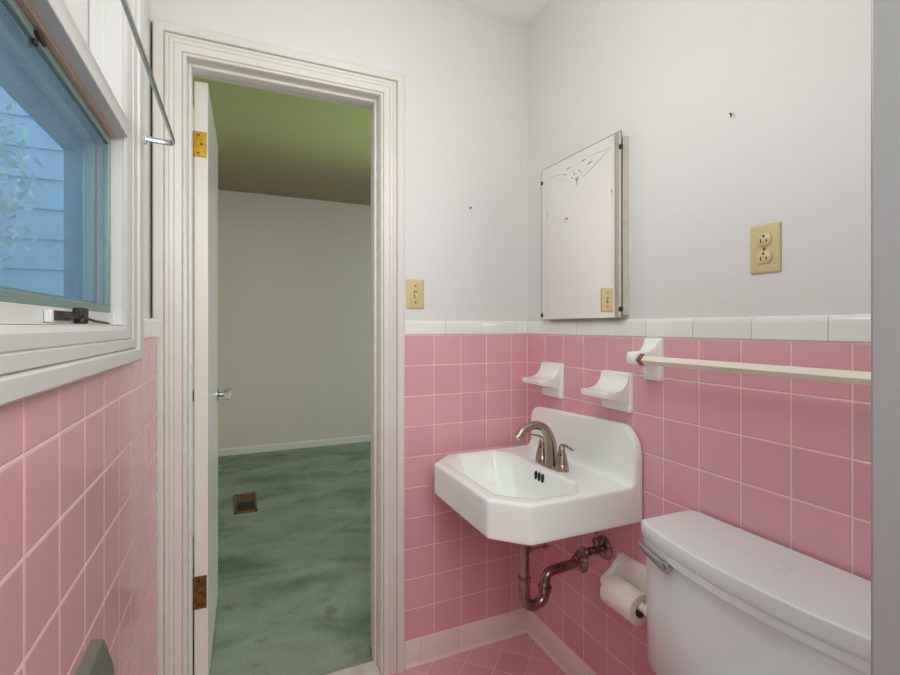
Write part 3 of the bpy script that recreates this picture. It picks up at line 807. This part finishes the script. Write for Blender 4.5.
for dz in (-.0195, .0195):
    bm = bmesh.new()
    def dup_shape(s):
        out = []
        for k in range(28):
            a = 2*PI*k/28
            out.append((.0172*s*math.cos(a), max(-.0135*s, min(.0135*s, .0172*s*math.sin(a)))))
        return out
    rings(bm, [[(XP-.004, oy+a, oz+dz+b) for a, b in dup_shape(1)], [(XP-.0075, oy+a, oz+dz+b) for a, b in dup_shape(1)], [(XP-.0082, oy+a, oz+dz+b) for a, b in dup_shape(.95)]])
    rc = link('receptacle', bm, M['almond'], ol, smooth=True, angle=50)
    for da, hh in ((-.0062, .0036), (.0062, .0045)):
        link('slot', BX(((XP-.0086, oy+da-.0011, oz+dz-.002-hh), (XP-.008, oy+da+.0011, oz+dz-.002+hh))), M['dark'], rc)
    bm = bmesh.new(); lathe(bm, (XP-.008, oy, oz+dz+.0085), (-1, 0, 0), [(0, .0026), (.0006, .0026)], 12)
    link('ground_hole', bm, M['dark'], rc)
screw(ol, (XP-.0052, oy, oz), (-1, 0, 0), M['oldbrass'])

# small old nails in the plaster
f2 = lambda o, lab: tag(o, lab, 'nail')
bm = bmesh.new(); lathe(bm, (.806, YP+.004, 1.672), (0, -1, 0), [(0, .0016), (.012, .0014), (.0125, .0035), (.0138, .0035)], 10); f2(link('nail', bm, M['bronze'], smooth=True), 'small dark nail in the white wall between the door and the mirror')
bm = bmesh.new(); tube(bm, [(XP+.004, .762, 1.722), (XP-.008, .762, 1.724), (XP-.010, .758, 1.719), (XP-.010, .757, 1.712)], .0014, 8); f2(link('nail', bm, M['bronze'], smooth=True), 'tiny bent nail in the white wall above the outlet')

# ------------------------------------------------------------------ toilet paper
th = thing('toilet_paper_holder', 'white ceramic toilet paper holder between the sink and the toilet', 'paper holder', (XR, 1.035, .47))
bm = bmesh.new()
z0, z1, y0, y1 = .445, .540, .930, 1.114
rings(bm, [[(x, (y0+y1)/2+a, (z0+z1)/2+b) for a, b in rrect(y1-y0-2*i, z1-z0-2*i, .012, 4)] for x, i in ((XR+.001, 0), (XR-.014, 0), (XR-.020, .004), (XR-.022, .010))])
link('back_plate', bm, M['ceramic'], th, smooth=True, angle=40)
RX, RZ = .990, .466
for y, s_ in ((y1-.002, -1), (y0+.002, 1)):
    bm = bmesh.new()
    pr = [(XR-.012, z1-.012), (XR-.03, z1-.020), (XR-.045, z1-.04), (RX-.006, RZ+.018), (RX-.014, RZ+.008), (RX-.014, RZ-.006), (RX-.004, RZ-.014), (RX+.012, RZ-.016), (XR-.012, z0+.004)]
    prism(bm, pr, lambda x, z: (x, y, z), lambda x, z: (x, y+.017*s_, z))
    link('arm', bm, M['ceramic'], th, bevel=.004)
bm = bmesh.new(); lathe(bm, (RX, y0+.012, RZ), (0, 1, 0), [(0, .009), (.01, .010), (.02, .012), (.14, .012), (.15, .010), (.16, .009)], 20)
link('roller', bm, M['ceramic'], th, smooth=True)
tp = thing('toilet_paper_roll', 'partly used white toilet paper roll on the ceramic holder', 'toilet paper', (RX, 1.035, RZ-.03))
rc_ = (RX, 1.035, RZ-.0095)
bm = bmesh.new()
seg = 40; ro, ri = .0425, .021
R4 = []
for y, r in ((.964, ri), (.964, ro-.001), (.965, ro), (1.077, ro), (1.078, ro-.001), (1.078, ri)):
    R4.append([bm.verts.new((rc_[0]+r*math.cos(2*PI*k/seg), y, rc_[2]+r*math.sin(2*PI*k/seg))) for k in range(seg)])
for i in range(len(R4)):
    A, B = R4[i], R4[(i+1) % len(R4)]
    for k in range(seg): bm.faces.new((A[k], A[(k+1) % seg], B[(k+1) % seg], B[k]))
link('paper', bm, M['paper'], tp, smooth=True, angle=40)
bm = bmesh.new(); rings(bm, [[(rc_[0]+r*math.cos(2*PI*k/24), y, rc_[2]+r*math.sin(2*PI*k/24)) for k in range(24)] for y, r in ((.9645, .0205), (1.0775, .0205))], cap0=False, cap1=False)
link('core', bm, M['card'], tp, smooth=True)

# ------------------------------------------------------------------ toilet
TY0, TY1, TZ = .305, .8605, .7585
TC = (TY0+TY1)/2
tl = thing('toilet', 'white toilet with a broad flat tank lid beside the sink', 'toilet', (.75, TC, 0))
def tank_plan(front, bow, back, ins, n=22, rc=.007):
    hw = (TY1-TY0)/2-ins
    pts = []
    for k in range(n+1):
        s_ = -1+2*k/n
        x = front-bow*(1-s_*s_)+ins
        e = abs(s_)
        if e > .93: x += rc*((e-.93)/.07)**2
        pts.append((x, TC+s_*hw))
    pts += [(back-.012, TC+hw), (back, TC+hw-.012), (back, TC-hw+.012), (back-.012, TC-hw)]
    return pts
LB = XR-.011
bm = bmesh.new()
rings(bm, [[(x, y, TZ+z) for x, y in tank_plan(.876, .042, LB, i)] for z, i in ((-.0565, .007), (-.055, .004), (-.0395, .0035), (-.038, .0055), (-.0345, .0055), (-.033, .001), (-.031, 0), (-.006, 0), (-.0022, .001), (-.0005, .003), (0, .006), (0, .02))])
link('tank_lid', bm, M['toilet'], tl, smooth=True, angle=32)
bm = bmesh.new()
rings(bm, [[(x, y, z) for x, y in tank_plan(.884+d, .036, LB, i)] for z, i, d in ((.372, .035, .03), (.385, .02, .012), (.42, .006, .0), (.60, .004, 0), (TZ-.055, .004, 0))])
link('tank', bm, M['toilet'], tl, smooth=True, angle=55)
# flush lever
lv = bmesh.new(); ly, lz = .765, .694
lathe(lv, (.885, ly, lz), (-1, 0, 0), [(0, .015), (.014, .015), (.015, .0125), (.036, .0125), (.039, .011), (.040, .006)], 20)
le = link('flush_lever', lv, M['chrome'], tl, smooth=True, angle=50)
bm = bmesh.new()
la = catmull([(.853, ly-.006, lz-.001), (.852, ly+.004, lz), (.856, ly+.03, lz+.003), (.862, ly+.06, lz+.007), (.867, ly+.084, lz+.011)], 6)
rings(bm, [[p+Vector((.006*a*(1-.5*i/24), 0, b*(.0125-.0065*i/24))) for a, b in ((-.6, -1), (.6, -1), (1, -.6), (1, .6), (.6, 1), (-.6, 1), (-1, .6), (-1, -.6))] for i, p in enumerate(la)])
link('lever_arm', bm, M['chrome'], le, smooth=True, angle=50)
# hairline marks on the lid
bm = bmesh.new()
def lidpt(x, y):
    u = (x-450)/f_; a = math.sin(yaw_)+math.cos(yaw_)*u; b = math.cos(yaw_)-math.sin(yaw_)*u
    t = (H_-TZ)*f_/(y-h_); return Vector((a*t, b*t, TZ+.0002))
rnd = random.Random(5)
for k in range(16):
    c = lidpt(rnd.gauss(783, 11), rnd.gauss(571, 4)); a = rnd.uniform(0, PI); l = rnd.uniform(.003, .010); d = Vector((math.cos(a), math.sin(a), 0)); s_ = Vector((-d.y, d.x, 0))*.0004
    bm.faces.new([bm.verts.new(p) for p in (c-d*l-s_, c+d*l-s_, c+d*l+s_, c-d*l+s_)])
lid = [o for o in tl.children if o.name.startswith('tank_lid')][0]
link('hairline_mark', bm, M['stain'], lid)
# bowl, seat and lid (below the frame)
def egg(cx, lx, ly_, z, n=32): return [(cx-lx*math.cos(t)*(1.12 if math.cos(t) > 0 else .88), TC+ly_*math.sin(t), z) for t in [i*2*PI/n for i in range(n)]]
bm = bmesh.new()
rings(bm, [egg(.72, .15, .10, 0), egg(.72, .15, .10, .05), egg(.71, .14, .095, .14), egg(.69, .19, .14, .26), egg(.66, .24, .18, .36), egg(.66, .245, .185, .385), egg(.66, .19, .13, .385), egg(.67, .13, .09, .28), egg(.68, .05, .04, .2)])
box(bm, (.80, TC-.11, .30), (.99, TC+.11, .385))
link('bowl', bm, M['toilet'], tl, smooth=True, angle=50)
bm = bmesh.new(); rings(bm, [egg(.655, .245, .187, .387), egg(.655, .25, .19, .395), egg(.655, .245, .187, .408), egg(.655, .16, .11, .408), egg(.655, .155, .105, .39)], cap0=False, cap1=False)
link('seat', bm, M['toilet'], tl, smooth=True)
bm = bmesh.new(); rings(bm, [egg(.655, .245, .187, .410), egg(.655, .25, .19, .416), egg(.655, .24, .18, .428)])
link('seat_lid', bm, M['toilet'], tl, smooth=True)

# ------------------------------------------------------------------ light
def area(name, loc, rot, sx, sy, power, col=(1, 1, 1)):
    l = bpy.data.lights.new(name, 'AREA'); l.shape = 'RECTANGLE'; l.size = sx; l.size_y = sy; l.energy = power; l.color = col
    o = bpy.data.objects.new(name, l); COL.objects.link(o); o.location = loc; o.rotation_euler = rot
    return o
R = math.radians
pl = bpy.data.lights.new('unseen_room_fill', 'POINT'); pl.energy = 9.5; pl.shadow_soft_size = .16; pl.color = (.985, .985, .975)  # added unseen point lamp, well below the ceiling, to even out the walls
po = bpy.data.objects.new('unseen_room_fill', pl); COL.objects.link(po); po.location = (.40, .84, 1.85)
hl = area('frontal_fill', (.2, -.6, 1.8), (0, 0, 0), .9, .9, 24, (.985, .985, .98))  # added soft fill behind the camera, brightens the room from the front
hl.rotation_euler = (Vector((.2, -.6, 1.8))-Vector((.45, 1.4, 1.0))).to_track_quat('Z', 'Y').to_euler()
area('window_daylight', (XQ-.8, .76, 1.75), (0, R(-75), 0), 1.2, 1.2, 5, (.85, .93, 1))
area('bedroom_daylight', (3.9, 3.3, 1.7), (0, R(82), 0), 1.3, 2.0, 82, (1, .92, .89))
lb = area('lawn_bounce_fill', (4.6, 3.1, .6), (0, 0, 0),    .8, .8, 9.5, (.66, 1, .42))  # added green lamp standing in for light off an unseen lawn
lb.rotation_euler = (Vector((4.6, 3.1, .6))-Vector((.6, 3.0, 2.49))).to_track_quat('Z', 'Y').to_euler()
lb.data.spread = R(26)

sl = bpy.data.lights.new('sun', 'SUN'); sl.energy = .55; sl.angle = .05; sl.color = (1, .97, .92)
so = bpy.data.objects.new('sun', sl); COL.objects.link(so); so.location = (2, -4, 6); so.rotation_euler = Vector((.3, -1, .85)).to_track_quat('Z', 'Y').to_euler()
w = bpy.data.worlds.new('World'); sc.world = w; w.use_nodes = True
bg = w.node_tree.nodes['Background']; bg.inputs[0].default_value = (.5, .72, 1, 1); bg.inputs[1].default_value = 1.5

# ------------------------------------------------------------------ camera
cam = bpy.data.cameras.new('Camera'); co_ = bpy.data.objects.new('Camera', cam); COL.objects.link(co_)
cam.sensor_width = 36; cam.lens = f_*36/900; cam.clip_start = .01
cam.shift_y = -(337.5-h_)/900
co_.location = (0, 0, H_); co_.rotation_euler = (R(90), 0, -yaw_)
sc.camera = co_

sc.view_settings.view_transform = 'Standard'; sc.view_settings.look = 'None'
sc.view_settings.exposure = -.13; sc.view_settings.gamma = 1
sc.cycles.use_denoising = True
sc.cycles.max_bounces = 12; sc.cycles.diffuse_bounces = 8; sc.cycles.glossy_bounces = 6; sc.cycles.transmission_bounces = 8; sc.cycles.transparent_max_bounces = 12
sc.cycles.caustics_reflective = False; sc.cycles.caustics_refractive = False
sc.cycles.sample_clamp_indirect = 4
